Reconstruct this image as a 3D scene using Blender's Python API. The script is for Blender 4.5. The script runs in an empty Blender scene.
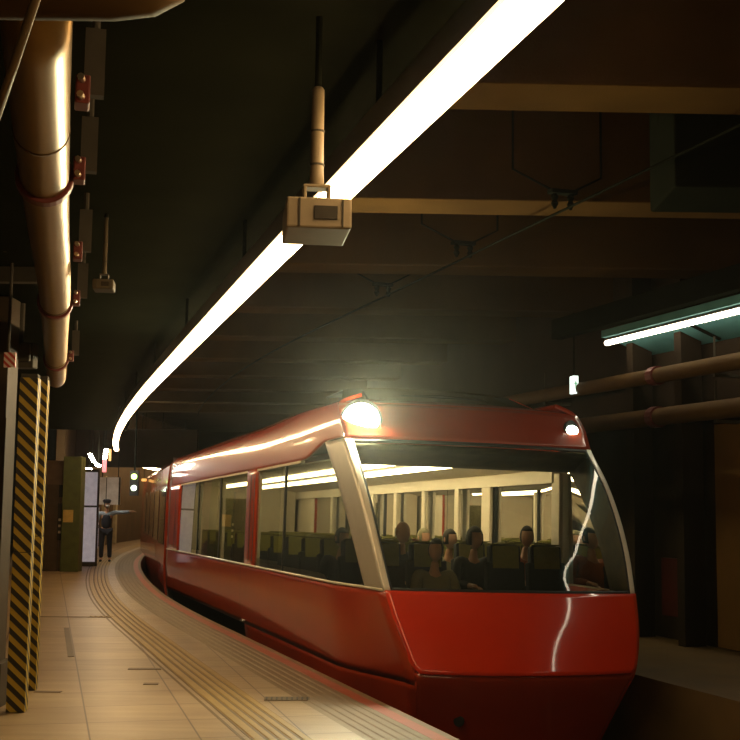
import bpy, bmesh, math, random
from mathutils import Vector, Matrix
random.seed(4)
C = bpy.context.scene.collection
PI = math.pi
D = bpy.data

# ------------------------------------------------------------------ materials
def mat(name, col, rough=.5, metal=0, col2=None, scale=6, bump=0, coat=0, emit=None, es=0, spec=.5, bscale=60):
    m = D.materials.new(name); m.use_nodes = True
    nt = m.node_tree; b = nt.nodes['Principled BSDF']
    tc = nt.nodes.new('ShaderNodeTexCoord')
    nz = nt.nodes.new('ShaderNodeTexNoise'); nz.inputs['Scale'].default_value = scale; nz.inputs['Detail'].default_value = 5
    nt.links.new(tc.outputs['Object'], nz.inputs['Vector'])
    rp = nt.nodes.new('ShaderNodeValToRGB')
    c2 = col2 or tuple(c*.75 for c in col)
    rp.color_ramp.elements[0].position = .3; rp.color_ramp.elements[1].position = .7
    rp.color_ramp.elements[0].color = (*c2, 1); rp.color_ramp.elements[1].color = (*col, 1)
    nt.links.new(nz.outputs['Fac'], rp.inputs['Fac'])
    nt.links.new(rp.outputs['Color'], b.inputs['Base Color'])
    b.inputs['Roughness'].default_value = rough; b.inputs['Metallic'].default_value = metal
    b.inputs['Specular IOR Level'].default_value = spec
    b.inputs['Coat Weight'].default_value = coat; b.inputs['Coat Roughness'].default_value = .06
    if bump:
        n2 = nt.nodes.new('ShaderNodeTexNoise'); n2.inputs['Scale'].default_value = bscale; n2.inputs['Detail'].default_value = 3
        nt.links.new(tc.outputs['Object'], n2.inputs['Vector'])
        bp = nt.nodes.new('ShaderNodeBump'); bp.inputs['Strength'].default_value = bump; bp.inputs['Distance'].default_value = .02
        nt.links.new(n2.outputs['Fac'], bp.inputs['Height']); nt.links.new(bp.outputs['Normal'], b.inputs['Normal'])
        if coat: nt.links.new(bp.outputs['Normal'], b.inputs['Coat Normal'])
    if emit:
        b.inputs['Emission Color'].default_value = (*emit, 1); b.inputs['Emission Strength'].default_value = es
    return m

def glass(name, tint, refl=1.45, rough=.0):
    m = D.materials.new(name); m.use_nodes = True; nt = m.node_tree
    nt.nodes.remove(nt.nodes['Principled BSDF']); out = nt.nodes['Material Output']
    tr = nt.nodes.new('ShaderNodeBsdfTransparent'); gl = nt.nodes.new('ShaderNodeBsdfGlossy'); gl.inputs['Roughness'].default_value = rough
    nz = nt.nodes.new('ShaderNodeTexNoise'); nz.inputs['Scale'].default_value = 2
    tc = nt.nodes.new('ShaderNodeTexCoord'); nt.links.new(tc.outputs['Object'], nz.inputs['Vector'])
    rp = nt.nodes.new('ShaderNodeValToRGB'); rp.color_ramp.elements[0].color = (*[c*.94 for c in tint], 1); rp.color_ramp.elements[1].color = (*tint, 1)
    nt.links.new(nz.outputs['Fac'], rp.inputs['Fac']); nt.links.new(rp.outputs['Color'], tr.inputs['Color'])
    fr = nt.nodes.new('ShaderNodeFresnel'); fr.inputs['IOR'].default_value = refl
    mx = nt.nodes.new('ShaderNodeMixShader')
    nt.links.new(fr.outputs[0], mx.inputs[0]); nt.links.new(tr.outputs[0], mx.inputs[1]); nt.links.new(gl.outputs[0], mx.inputs[2])
    nt.links.new(mx.outputs[0], out.inputs['Surface'])
    return m

def emis(name, col, s):
    return mat(name, (.8,.8,.8), .4, emit=col, es=s)

WARM = (1.0, .70, .36)
M = {}
M['red'] = mat('vermilion_lit', (.74,.034,.002), .34, 0, (.70,.031,.002), 3, coat=1, spec=.15)  # nose copy of the one train paint, lamp light brightened into the colour
M['redshade'] = mat('vermilion_shaded', (.40,.034,.003), .34, 0, (.36,.030,.003), 3, bump=.012, bscale=2.2, coat=.7, spec=.15)  # same train paint, darkened to carry the weaker light on these faces
M['redshoulder'] = mat('vermilion_shoulder_shaded', (.44,.034,.003), .32, 0, (.40,.030,.003), 3, bump=.045, bscale=4.5, coat=1, spec=.15)  # same train paint again, shade kept in the colour; bumps wave the reflection
M['silver'] = mat('silver_pillar_paint', (.50,.46,.38), .4, .35, (.46,.42,.35), 8)
M['ivory'] = mat('ivory_trim', (.85,.78,.62), .3, 0, (.8,.72,.58), 8, coat=.5)
M['black'] = mat('black_rubber', (.012,.012,.012), .5)
M['roofgrey'] = mat('roof_grey', (.05,.04,.035), .7, 0, (.035,.03,.025), 5)
M['under'] = mat('underframe', (.02,.018,.016), .8)
M['glass'] = glass('windscreen_glass', (.74,.74,.62), 1.5)
M['sglass'] = glass('side_glass', (.36,.36,.28), 1.5)
M['fglass'] = glass('far_side_glass', (.45,.45,.36), 1.12)
M['cabglass'] = mat('cab_glass', (.01,.012,.012), .08, coat=1)
M['intwall'] = mat('interior_cream', (.62,.54,.40), .6, 0, (.58,.5,.37), 6)
M['intdark'] = mat('interior_dark_olive', (.09,.075,.035), .8, 0, (.05,.045,.03), 6)
M['intfloor'] = mat('interior_floor', (.06,.045,.03), .7)
M['led'] = emis('cabin_led', (1,.84,.52), 24)
M['seat'] = mat('navy_seat_fabric', (.018,.02,.026), .9, 0, (.012,.014,.02), 40)
M['olive'] = mat('olive_headrest_cloth', (.20,.185,.035), .9, 0, (.17,.16,.03), 30)
M['lamp'] = emis('headlamp_led', (1,.93,.60), 900)
M['lampdim'] = emis('headlamp_off_axis', (.85,1,.75), 40)  # dimmer copy of the headlamp, its turned-away view put into the glow
M['tube'] = emis('tube_diffuser', (1,.69,.34), 25)
M['tubecool'] = emis('tube_diffuser_cool', (1,.86,.62), 12)
M['housing'] = mat('lamp_housing', (.05,.045,.035), .5, .2)
M['beam'] = mat('beam_concrete', (.065,.034,.010), .9, 0, (.045,.024,.008), 1.5, bump=.2, spec=.0)
M['slab'] = mat('slab_concrete', (.05,.028,.011), .9, 0, (.035,.02,.008), 1.2, bump=.2, spec=.0)
M['duct'] = mat('black_duct', (.010,.0105,.0065), .9, 0, (.0075,.008,.005), 2, spec=0)
M['wall'] = mat('dark_wall', (.03,.02,.012), .8, 0, (.022,.015,.01), 1.5, bump=.1, spec=.05)
M['tanwall'] = mat('tan_panel', (.17,.09,.025), .8, 0, (.14,.075,.02), 1.5, spec=.1)
M['darkred'] = mat('dark_red_panel', (.07,.009,.005), .7, spec=.1)
M['rail'] = mat('rail_steel', (.12,.09,.07), .4, .9)
M['ballast'] = mat('trackbed', (.025,.02,.016), .95, 0, (.015,.012,.01), 12, bump=.6)
M['pipe'] = mat('bronze_pipe', (.23,.14,.042), .38, .8, (.19,.115,.034), 5, bump=.03, bscale=8)
M['pipedull'] = mat('brown_pipe', (.075,.04,.012), .75, .0, (.09,.05,.014), 3, spec=.15)
M['clamp'] = mat('red_clamp', (.13,.018,.010), .5, .2)
M['bolt'] = mat('zinc_bolt', (.6,.5,.35), .3, .9)
M['grey'] = mat('grey_steel', (.06,.05,.035), .8, .0, spec=.2)
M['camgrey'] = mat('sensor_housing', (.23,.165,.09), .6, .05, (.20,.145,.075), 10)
M['camdim'] = mat('dim_sensor_housing', (.10,.075,.04), .7, 0, (.08,.06,.03), 10, spec=.2)  # darker copy of the housing, dim light put into the colour
M['camdark'] = mat('sensor_window', (.04,.03,.02), .2)
M['skin'] = mat('skin', (.50,.26,.15), .6)
M['navy'] = mat('navy_cloth', (.016,.018,.03), .85)
M['blueshirt'] = mat('pale_blue_shirt', (.30,.36,.42), .85)
M['hair'] = mat('dark_hair', (.015,.011,.008), .7)
M['greycloth'] = mat('grey_olive_cloth', (.20,.18,.10), .9)
M['blackcloth'] = mat('black_cloth', (.012,.012,.013), .9)
M['brick'] = mat('rust_cloth', (.28,.07,.02), .9)
M['white'] = mat('white_cloth', (.7,.68,.62), .8)
M['olivewall'] = mat('olive_column', (.10,.11,.02), .6)
M['lift'] = mat('lift_door_bronze', (.13,.085,.045), .4, .4)
M['liftframe'] = mat('lift_surround', (.20,.12,.06), .5, .2)
M['notice'] = mat('yellow_notice', (.65,.42,.10), .7)
M['paper'] = mat('paper_label', (.7,.6,.42), .7)
M['poster'] = emis('backlit_poster', (.72,.68,.80), .22)
M['signbrown'] = emis('sign_board_amber', (.55,.30,.10), .10)
M['pil'] = mat('cream_pilaster', (.5,.38,.2), .7)
M['pink'] = emis('pink_sign', (1,.18,.22), 1.0)
M['orange'] = emis('orange_sign', (1,.5,.1), 1.2)
M['lampwhite'] = emis('white_lamp', (1,.88,.7), 70)
M['siggreen'] = emis('signal_green', (.55,1,.15), 5)
M['sigwhite'] = emis('signal_white', (.8,1,.7), 4)
M['exitwhite'] = emis('exit_white', (.85,1,.9), 1.6)
M['exitgreen'] = emis('exit_green', (.0,.35,.12), .5)
M['bluelamp'] = emis('blue_lamp', (.1,.25,1), .35)
M['teal'] = mat('teal_board', (.10,.26,.27), .7, 0, (.08,.21,.22), 3, spec=.1)

def stripes(name):
    m = mat(name, (.5,.3,.02), .55); nt = m.node_tree; b = nt.nodes['Principled BSDF']
    tc = nt.nodes.new('ShaderNodeTexCoord'); sp = nt.nodes.new('ShaderNodeSeparateXYZ'); nt.links.new(tc.outputs['Object'], sp.inputs[0])
    a = nt.nodes.new('ShaderNodeMath'); a.operation = 'MULTIPLY'; a.inputs[1].default_value = .95; nt.links.new(sp.outputs['X'], a.inputs[0])
    s = nt.nodes.new('ShaderNodeMath'); s.operation = 'ADD'; nt.links.new(a.outputs[0], s.inputs[0]); nt.links.new(sp.outputs['Z'], s.inputs[1])
    s2 = nt.nodes.new('ShaderNodeMath'); s2.operation = 'ADD'; nt.links.new(s.outputs[0], s2.inputs[0]); nt.links.new(sp.outputs['Y'], s2.inputs[1])
    d = nt.nodes.new('ShaderNodeMath'); d.operation = 'DIVIDE'; d.inputs[1].default_value = .108; nt.links.new(s2.outputs[0], d.inputs[0])
    f = nt.nodes.new('ShaderNodeMath'); f.operation = 'FRACT'; nt.links.new(d.outputs[0], f.inputs[0])
    g = nt.nodes.new('ShaderNodeMath'); g.operation = 'GREATER_THAN'; g.inputs[1].default_value = .5; nt.links.new(f.outputs[0], g.inputs[0])
    mx = nt.nodes.new('ShaderNodeMix'); mx.data_type = 'RGBA'
    mx.inputs['A'].default_value = (.42,.27,.02,1); mx.inputs['B'].default_value = (.02,.015,.01,1)
    nt.links.new(g.outputs[0], mx.inputs['Factor']); nt.links.new(mx.outputs['Result'], b.inputs['Base Color'])
    return m
M['hazard'] = stripes('hazard_stripes')
def stripes_rw():
    m = stripes('red_white_stripes')
    for n in m.node_tree.nodes:
        if n.type == 'MIX': n.inputs['A'].default_value = (.7,.55,.45,1); n.inputs['B'].default_value = (.5,.05,.03,1)
        if n.type == 'MATH' and n.operation == 'DIVIDE': n.inputs[1].default_value = .05
    return m
M['hazred'] = stripes_rw()

def floor_mat():
    m = mat('platform_tiles', (.40,.27,.14), .42, 0, (.33,.21,.105), 1.6, bump=.05, bscale=25)
    nt = m.node_tree; b = nt.nodes['Principled BSDF']; rp = b.inputs['Base Color'].links[0].from_node
    tc = nt.nodes.new('ShaderNodeTexCoord'); mp = nt.nodes.new('ShaderNodeMapping')
    mp.inputs['Rotation'].default_value = (0,0,math.radians(-14.5)); mp.inputs['Location'].default_value = (.415,.12,0)
    nt.links.new(tc.outputs['Object'], mp.inputs['Vector'])
    br = nt.nodes.new('ShaderNodeTexBrick'); br.offset = 0; br.inputs['Scale'].default_value = 1
    br.inputs['Brick Width'].default_value = .78; br.inputs['Row Height'].default_value = .78
    br.inputs['Mortar Size'].default_value = .008; br.inputs['Mortar Smooth'].default_value = .3
    br.inputs['Color1'].default_value = (1,1,1,1); br.inputs['Color2'].default_value = (.86,.85,.83,1); br.inputs['Mortar'].default_value = (.30,.22,.16,1)
    nt.links.new(mp.outputs[0], br.inputs['Vector'])
    # streaky wear running across the tiles
    mp2 = nt.nodes.new('ShaderNodeMapping'); mp2.inputs['Rotation'].default_value = (0,0,math.radians(-14.5)); mp2.inputs['Scale'].default_value = (.5,5,1)
    nt.links.new(tc.outputs['Object'], mp2.inputs['Vector'])
    nz = nt.nodes.new('ShaderNodeTexNoise'); nz.inputs['Scale'].default_value = 1.5; nz.inputs['Detail'].default_value = 6
    nt.links.new(mp2.outputs[0], nz.inputs['Vector'])
    r2 = nt.nodes.new('ShaderNodeValToRGB'); r2.color_ramp.elements[0].position = .3; r2.color_ramp.elements[0].color = (.8,.77,.72,1)
    r2.color_ramp.elements[1].position = .65; r2.color_ramp.elements[1].color = (1,1,1,1)
    nt.links.new(nz.outputs['Fac'], r2.inputs['Fac'])
    m1 = nt.nodes.new('ShaderNodeMix'); m1.data_type = 'RGBA'; m1.blend_type = 'MULTIPLY'; m1.inputs['Factor'].default_value = 1
    m2 = nt.nodes.new('ShaderNodeMix'); m2.data_type = 'RGBA'; m2.blend_type = 'MULTIPLY'; m2.inputs['Factor'].default_value = 1
    nt.links.new(rp.outputs['Color'], m1.inputs['A']); nt.links.new(br.outputs['Color'], m1.inputs['B'])
    nt.links.new(m1.outputs['Result'], m2.inputs['A']); nt.links.new(r2.outputs['Color'], m2.inputs['B'])
    nt.links.new(m2.outputs['Result'], b.inputs['Base Color'])
    return m
M['floor'] = floor_mat()
M['tactile'] = mat('tactile_yellow', (.36,.22,.05), .5, 0, (.30,.18,.04), 5)
M['tactbase'] = mat('tactile_ground', (.15,.085,.02), .6, 0, (.12,.065,.016), 5)
M['edgered'] = mat('edge_red_line', (.42,.07,.025), .5, 0, (.33,.06,.025), 4)
M['edgegrey'] = mat('edge_grey_tile', (.24,.165,.09), .6, 0, (.20,.135,.075), 5)
M['edgestone'] = mat('edge_stone', (.25,.15,.07), .6)
M['farfloor'] = mat('far_platform', (.16,.10,.035), .6, 0, (.12,.075,.03), 2)

# ------------------------------------------------------------------ mesh helpers
def obj(name, bm, m, parent=None, smooth=False, solid=0, bevel=0):
    me = D.meshes.new(name); bm.normal_update(); bm.to_mesh(me); bm.free()
    o = D.objects.new(name, me); C.objects.link(o)
    for mm in (m if isinstance(m, (list, tuple)) else [m]): me.materials.append(mm)
    if smooth:
        for p in me.polygons: p.use_smooth = True
    if solid:
        s = o.modifiers.new('thick', 'SOLIDIFY'); s.thickness = solid; s.offset = -1
    if bevel:
        b = o.modifiers.new('bevel', 'BEVEL'); b.width = bevel; b.segments = 2; b.limit_method = 'ANGLE'
    if parent: o.parent = parent
    return o
def empty(name, loc=(0,0,0), rz=0):
    o = D.objects.new(name, None); C.objects.link(o); o.location = loc; o.rotation_euler = (0,0,rz); o.empty_display_size = .2
    return o
def tag(o, label, cat, group=None):
    o['label'] = label; o['category'] = cat
    if group: o['group'] = group
    return o
def struct(name, bm, m, **k):
    o = obj(name, bm, m, **k); o['kind'] = 'structure'; return o
def bx(bm, c, s, rz=0, R=None, mi=0):
    mtx = Matrix.Translation(c) @ (R or Matrix.Rotation(rz, 4, 'Z')) @ Matrix.Diagonal((s[0], s[1], s[2], 1))
    r = bmesh.ops.create_cube(bm, size=1, matrix=mtx)
    for v in r['verts']:
        for f in v.link_faces: f.material_index = mi
    return r
def tube(bm, pts, r, n=12, cap=True):
    pts = [Vector(p) for p in pts]; rings = []
    rr = r if isinstance(r, (list, tuple)) else [r]*len(pts)
    prev = None
    for i, p in enumerate(pts):
        t = (pts[min(i+1,len(pts)-1)] - pts[max(i-1,0)]).normalized()
        if prev is None:
            a = Vector((0,0,1)) if abs(t.z) < .9 else Vector((1,0,0))
            u = t.cross(a).normalized()
        else:
            u = (prev - t*prev.dot(t)).normalized()
        prev = u; w = t.cross(u)
        rings.append([bm.verts.new(p + (u*math.cos(2*PI*k/n) + w*math.sin(2*PI*k/n))*rr[i]) for k in range(n)])
    for a, b in zip(rings, rings[1:]):
        for k in range(n): bm.faces.new((a[k], a[(k+1)%n], b[(k+1)%n], b[k]))
    if cap:
        bm.faces.new(rings[0][::-1]); bm.faces.new(rings[-1])
def grid(bm, f, nu, nv, mi=0):
    vs = [[bm.verts.new(f(i/nu, j/nv)) for i in range(nu+1)] for j in range(nv+1)]
    for j in range(nv):
        for i in range(nu):
            fc = bm.faces.new((vs[j][i], vs[j][i+1], vs[j+1][i+1], vs[j+1][i])); fc.material_index = mi
def sweep(bm, path, prof, closed=False):
    """path: list of (point, left normal); prof: list of (offset to the left, z)"""
    rows = [[bm.verts.new((p.x + n.x*o, p.y + n.y*o, z)) for o, z in prof] for p, n in path]
    k = len(prof)
    for a, b in zip(rows, rows[1:]):
        for i in range(k if closed else k-1):
            j = (i+1) % k
            bm.faces.new((a[i], a[j], b[j], b[i]))
    if closed:
        bm.faces.new(rows[0][::-1]); bm.faces.new(rows[-1])
def lerp_tab(tab, x):
    if x <= tab[0][0]: return tab[0][1]
    for (a, va), (b, vb) in zip(tab, tab[1:]):
        if x <= b: return va + (vb-va)*(x-a)/(b-a)
    return tab[-1][1]
def smooth_tab(tab, x):
    n = len(tab)
    if x <= tab[0][0]: return tab[0][1]
    if x >= tab[-1][0]: return tab[-1][1]
    i = max(k for k in range(n-1) if tab[k][0] <= x)
    def sl(k):
        if k == 0: return (tab[1][1]-tab[0][1])/(tab[1][0]-tab[0][0])
        if k == n-1: return (tab[-1][1]-tab[-2][1])/(tab[-1][0]-tab[-2][0])
        return (tab[k+1][1]-tab[k-1][1])/(tab[k+1][0]-tab[k-1][0])
    a, va = tab[i]; b, vb = tab[i+1]; h = b-a; t = (x-a)/h
    return (2*t**3-3*t*t+1)*va + (t**3-2*t*t+t)*h*sl(i) + (-2*t**3+3*t*t)*vb + (t**3-t*t)*h*sl(i+1)
def sm(t): t = max(0, min(1, t)); return t*t*(3-2*t)

# ------------------------------------------------------------------ the curved platform edge and lamp line
def slope_edge(y): return lerp_tab([(-50,-.326),(14,-.326),(17,-.335),(21,-.30),(25,-.25),(29,-.222),(33,-.195),(60,.04),(80,.2)], y)
def slope_lamp(y): return lerp_tab([(-50,-.282),(4,-.276),(7,-.266),(13,-.264),(30,-.195),(60,.04)], y)
def make_path(slope, x0, y0, ya, yb, step=.5):
    tab = {}; n0 = int(round((ya-y0)/step)); n1 = int(round((yb-y0)/step))
    x = x0; pts = [(y0, x0)]
    for i in range(n1):
        y = y0+i*step; x += slope(y+step/2)*step; pts.append((y+step, x))
    x = x0; back = []
    for i in range(-n0):
        y = y0-i*step; x -= slope(y-step/2)*step; back.append((y-step, x))
    out = []
    for y, x in back[::-1] + pts:
        s = slope(y); l = math.hypot(1, s)
        out.append((Vector((x, y, 0)), Vector((-1/l, s/l, 0))))
    return out
EDGE = make_path(slope_edge, .65, 9.34, -5, 70)
LAMP = make_path(slope_lamp, -.115, 5.02, -4.5, 31)
def shifted(path, tab):
    return [(p + n*lerp_tab(tab, p.y), n) for p, n in path]
TACT = shifted(EDGE, [(9,.05),(14,.02),(20,-.06),(24,-.12),(30,-.16)])
def sub(path, a, b): return [q for q in path if a <= q[0].y <= b]
def edge_pt(y, o, z=0):
    s = slope_edge(y); l = math.hypot(1, s)
    p = min(EDGE, key=lambda q: abs(q[0].y-y))[0]
    x = p.x + s*(y-p.y)
    return Vector((x - o/l, y + s*o/l, z))
def edge_dir(y):
    return math.atan2(-slope_edge(y), 1)      # rotation about z that turns +y along the track

EYE = 1.7; F = 1235.0; PITCH = math.atan2(135, F); ROLL = .012
def at(px, py, Y):
    """the point at distance Y down the platform that the photo shows at (px, py)"""
    x = px-370; y = 370-py; c, s = math.cos(ROLL), math.sin(ROLL)
    x, y = c*x-s*y, s*x+c*y
    d = Vector((x, F*math.cos(PITCH)-y*math.sin(PITCH), F*math.sin(PITCH)+y*math.cos(PITCH)))
    d *= Y/d.y
    return Vector((d.x, d.y, d.z+EYE))

# ------------------------------------------------------------------ the setting
bm = bmesh.new(); sweep(bm, EDGE, [(.65,-.05),(.65,0),(6.2,0),(6.2,-.05)]); struct('floor', bm, M['floor'])
bm = bmesh.new(); sweep(bm, EDGE, [(0,-1.1),(-.02,-.12),(-.02,0),(.05,0),(.05,-.3)]); struct('trim_1', bm, M['edgestone'])
bm = bmesh.new(); sweep(bm, EDGE, [(.05,-.02),(.05,.001),(.17,.001),(.17,-.02)]); struct('trim_2', bm, M['edgered'])
bm = bmesh.new()
prof = [(.17,-.02),(.17,0)]
for k in range(5):
    a = .20 + k*.085
    prof += [(a,0),(a+.012,.006),(a+.040,.006),(a+.052,0)]
prof += [(.65,0),(.65,-.02)]
sweep(bm, EDGE, prof); struct('trim_3', bm, M['edgegrey'])
bm = bmesh.new(); sweep(bm, TACT, [(.98,0),(.98,.003),(1.41,.003),(1.41,0)]); struct('trim_4', bm, M['tactbase'])
bm = bmesh.new()
for a, b in ((.985,1.05),(1.07,1.13),(1.15,1.21),(1.23,1.29),(1.315,1.395)):
    sweep(bm, TACT, [(a,.003),(a+.008,.009),(b-.008,.009),(b,.003)])
struct('trim_5', bm, M['tactile'])
bm = bmesh.new(); sweep(bm, TACT, [(1.45,.0005),(1.45,.002),(1.475,.002),(1.475,.0005)]); struct('trim_6', bm, M['tactbase'])
bm = bmesh.new(); sweep(bm, EDGE, [(.0,-1.08),(-3.13,-1.08)]); struct('floor_track', bm, M['ballast'], solid=.1)
bm = bmesh.new(); sweep(bm, EDGE, [(-3.13,-1.1),(-3.13,0),(-5.5,0),(-5.5,-1.1)]); struct('floor_right', bm, M['farfloor'])
bm = bmesh.new(); sweep(bm, EDGE, [(-5.43,-.1),(-5.43,5.8),(-5.7,5.8),(-5.7,-.1)]); struct('wall_right', bm, M['wall'])
bm = bmesh.new(); sweep(bm, sub(EDGE,-5,37), [(5.2,-.1),(5.2,5.8),(5.5,5.8),(5.5,-.1)]); struct('wall_left', bm, M['wall'])
bm = bmesh.new(); sweep(bm, sub(EDGE,37,70), [(2.35,0),(2.35,5.8),(2.6,5.8),(2.6,0)], True); struct('wall_far', bm, mat('far_wall_brown', (.13,.075,.03), .8, 0, (.10,.06,.025), 1.2, spec=.1))
bm = bmesh.new(); p = edge_pt(70,0); bx(bm, (p.x,70.2,2), (16,.3,7.6)); struct('wall_back', bm, M['wall'])
bm = bmesh.new(); p = edge_pt(-5,0); bx(bm, (p.x+.5,-5.9,2), (16,.3,7.6)); struct('wall_front', bm, M['wall'])
bm = bmesh.new(); sweep(bm, EDGE, [(6.2,5.7),(-5.7,5.7),(-5.7,5.95),(6.2,5.95)], True); struct('ceiling', bm, M['slab'])
# pilasters along the far wall, seen past the guard
for i, y in enumerate((39.5,41.5,43.5,45.8,48.4,51.2)):
    p = edge_pt(y, 2.30); bm = bmesh.new(); bx(bm, (p.x,p.y,1.35), (.14,.42,2.7), edge_dir(y))
    o = obj('pilaster', bm, M['pil']); o['kind'] = 'structure'; o.name = 'trim_%d' % (7+i)
# ceiling beams: cross beams carried between the walls
BEAMS = [4.9, 8.1, 11.3, 14.5, 17.8, 21, 24.3, 27.6, 31, 35, 39]
for i, y in enumerate(BEAMS):
    e = edge_pt(y,0)
    bm = bmesh.new(); bx(bm, (e.x+.2, y+.3, 5.13), (11.4,.6,1.16), math.radians(1.2))
    struct('beam', bm, M['beam'], bevel=.02).name = 'ceiling_beam' if i == 0 else 'ceiling_beam.%03d' % i
# small floor plates, joints and the drain slot
def plate(name, px, py, w, l, m, label, cat, group=None, rot=0, slots=0):
    q = at(px, py, 1); k = EYE/(EYE-q.z); X = q.x*k; Y = k
    bm = bmesh.new(); bx(bm, (X,Y,.003), (w,l,.006), rot)
    o = obj(name, bm, m, bevel=.001)
    tag(o, label, cat, group)
    if slots:
        for s in range(slots):
            b2 = bmesh.new(); a = (s-(slots-1)/2)*w/slots
            bx(b2, (X+a*math.cos(rot), Y+a*math.sin(rot), .007), (w/slots*.35, l*.7, .004), rot)
            obj('slot', b2, M['black'], o)
    return o
PL = mat('worn_steel_plate', (.16,.10,.05), .5, .4)
plate('drain_grate', 287, 699, .40, .19, PL, 'small slotted metal grate set in floor between yellow strip and platform edge', 'grate', rot=math.radians(3), slots=9)
plate('floor_channel_cover', 68.5, 641, .07, 3.2, PL, 'long dark metal channel cover in floor left of the yellow tactile strip', 'floor cover', rot=math.radians(14.5))
plate('floor_plate', 145, 669, .34, .10, PL, 'small dark floor plate beside the middle of the yellow tactile strip', 'floor plate', rot=math.radians(4))
plate('floor_plate', 151, 684, .14, .10, PL, 'smaller square floor plate nearer the camera beside yellow tactile strip', 'floor plate', rot=math.radians(6))
plate('floor_plate', 48, 692, .24, .07, PL, 'dark floor plate by the foot of the striped posts', 'floor plate')
plate('floor_joint_strip', 70, 617, .9, .05, PL, 'thin metal joint strip crossing the floor left of tactile strip', 'joint strip', rot=math.radians(3))
bm = bmesh.new(); q = at(103,617,1); k = EYE/(EYE-q.z)
tb = empty('tactile_tile', (q.x*k, k, 0)); tag(tb, 'short row of raised warning dashes touching the yellow strip', 'tactile tile')
bx(bm, (0,0,.002), (.40,.22,.004)); obj('base', bm, M['tactbase'], tb)
for i in range(5):
    bm = bmesh.new(); bx(bm, (-.16+i*.08,0,.007), (.035,.16,.008), .5); obj('stud', bm, M['tactile'], tb, bevel=.003)

# ------------------------------------------------------------------ rails
for s, nm in ((-.62,'left'),(.62,'right')):
    bm = bmesh.new(); o_ = -1.56 + s
    sweep(bm, sub(EDGE,-5,60), [(o_-.06,-1.08),(o_-.06,-1.06),(o_-.012,-1.05),(o_-.012,-.98),(o_-.033,-.97),(o_-.033,-.94),(o_+.033,-.94),(o_+.033,-.97),(o_+.012,-.98),(o_+.012,-1.05),(o_+.06,-1.06),(o_+.06,-1.08)], True)
    o = obj('rail', bm, M['rail']); tag(o, 'steel rail in the dark track bed on the %s' % ('side of the far platform' if s < 0 else 'side of the near platform'), 'rail', 'running rails')

# ------------------------------------------------------------------ the strip lamp
root = empty('strip_lamp', (0,0,0)); tag(root, 'long glowing white strip lamp curving along above the platform', 'lamp')
bm = bmesh.new(); sweep(bm, LAMP, [(-.05,3.055),(-.05,3.16),(.05,3.16),(.05,3.055)], True); obj('housing', bm, M['housing'], root)
bm = bmesh.new(); sweep(bm, LAMP, [(.058*math.cos(2*PI*k/14), 3.01-.048*math.sin(2*PI*k/14)) for k in range(14)], True); obj('diffuser', bm, M['tube'], root, smooth=False)
for p, n in LAMP[::6]:
    bm = bmesh.new(); tube(bm, [(p.x,p.y,3.15),(p.x,p.y,3.449)], .012, 8); obj('hanger_rod', bm, M['duct'], root)

# ------------------------------------------------------------------ black duct shape added to keep the left half dark, dark duct on the right
bm = bmesh.new(); sweep(bm, sub(LAMP,-4.5,31), [(-.30,3.62),(-.22,3.45),(2.2,3.45),(2.2,4.5),(-.30,4.5)], True)
o = obj('dark_ceiling_box', bm, M['duct']); tag(o, 'huge black duct shape added to keep the ceiling left of the strip lamp dark', 'air duct')
a = at(662,200,10.3); b = at(662,72,10.3)
bm = bmesh.new(); bx(bm, (a.x+1.3, 10.3, (a.z+b.z)/2), (2.6,.9,b.z-a.z)); bx(bm, (a.x+1.3,10.3,b.z+.06),(2.7,1.0,.08))
o = obj('cable_box', bm, M['duct'], bevel=.02); tag(o, 'black box hanging high under the ceiling at upper right', 'box')
for dx in (.2,2.3):
    bm = bmesh.new(); tube(bm, [(a.x+dx,10.3,b.z+.1),(a.x+dx,10.3,5.7)], .03, 8); obj('hanger', bm, M['duct'], o)

# overhead wire and its brackets
def bracket(y, label):
    e = edge_pt(y, -1.56); r = empty('wire_bracket', (e.x, e.y, 4.4), edge_dir(y)); tag(r, label, 'wire bracket', 'overhead wire brackets')
    bm = bmesh.new(); bx(bm, (0,0,.16), (.26,.10,.035)); obj('crossbar', bm, M['duct'], r)
    for s in (-.08,.08):
        bm = bmesh.new(); tube(bm, [(s,0,.14),(s,0,.11),(s,0,.08),(s,0,.05),(s,0,.02),(s,0,0)], [.02,.035,.02,.035,.02,.012], 10); obj('insulator', bm, M['duct'], r)
    for s in (-1,1):
        bm = bmesh.new(); tube(bm, [(s*.1,0,.17),(s*.45,.1,.36),(s*.45,.1,1.3)], .012, 6); obj('stay_rod', bm, M['duct'], r)
bracket(10.55, 'dark overhead wire bracket with two insulators, higher one at upper right')
bracket(12.8, 'dark overhead wire bracket with two insulators, lower one farther down the track')
bracket(15.4, 'dark overhead wire bracket hidden in shade above the train roof')
bm = bmesh.new(); tube(bm, [tuple(edge_pt(y,-1.56,4.39)) for y in range(-4,40,2)], .012, 6)
o = obj('overhead_wire', bm, M['duct']); tag(o, 'thin dark overhead wire running above the track', 'wire')

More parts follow.
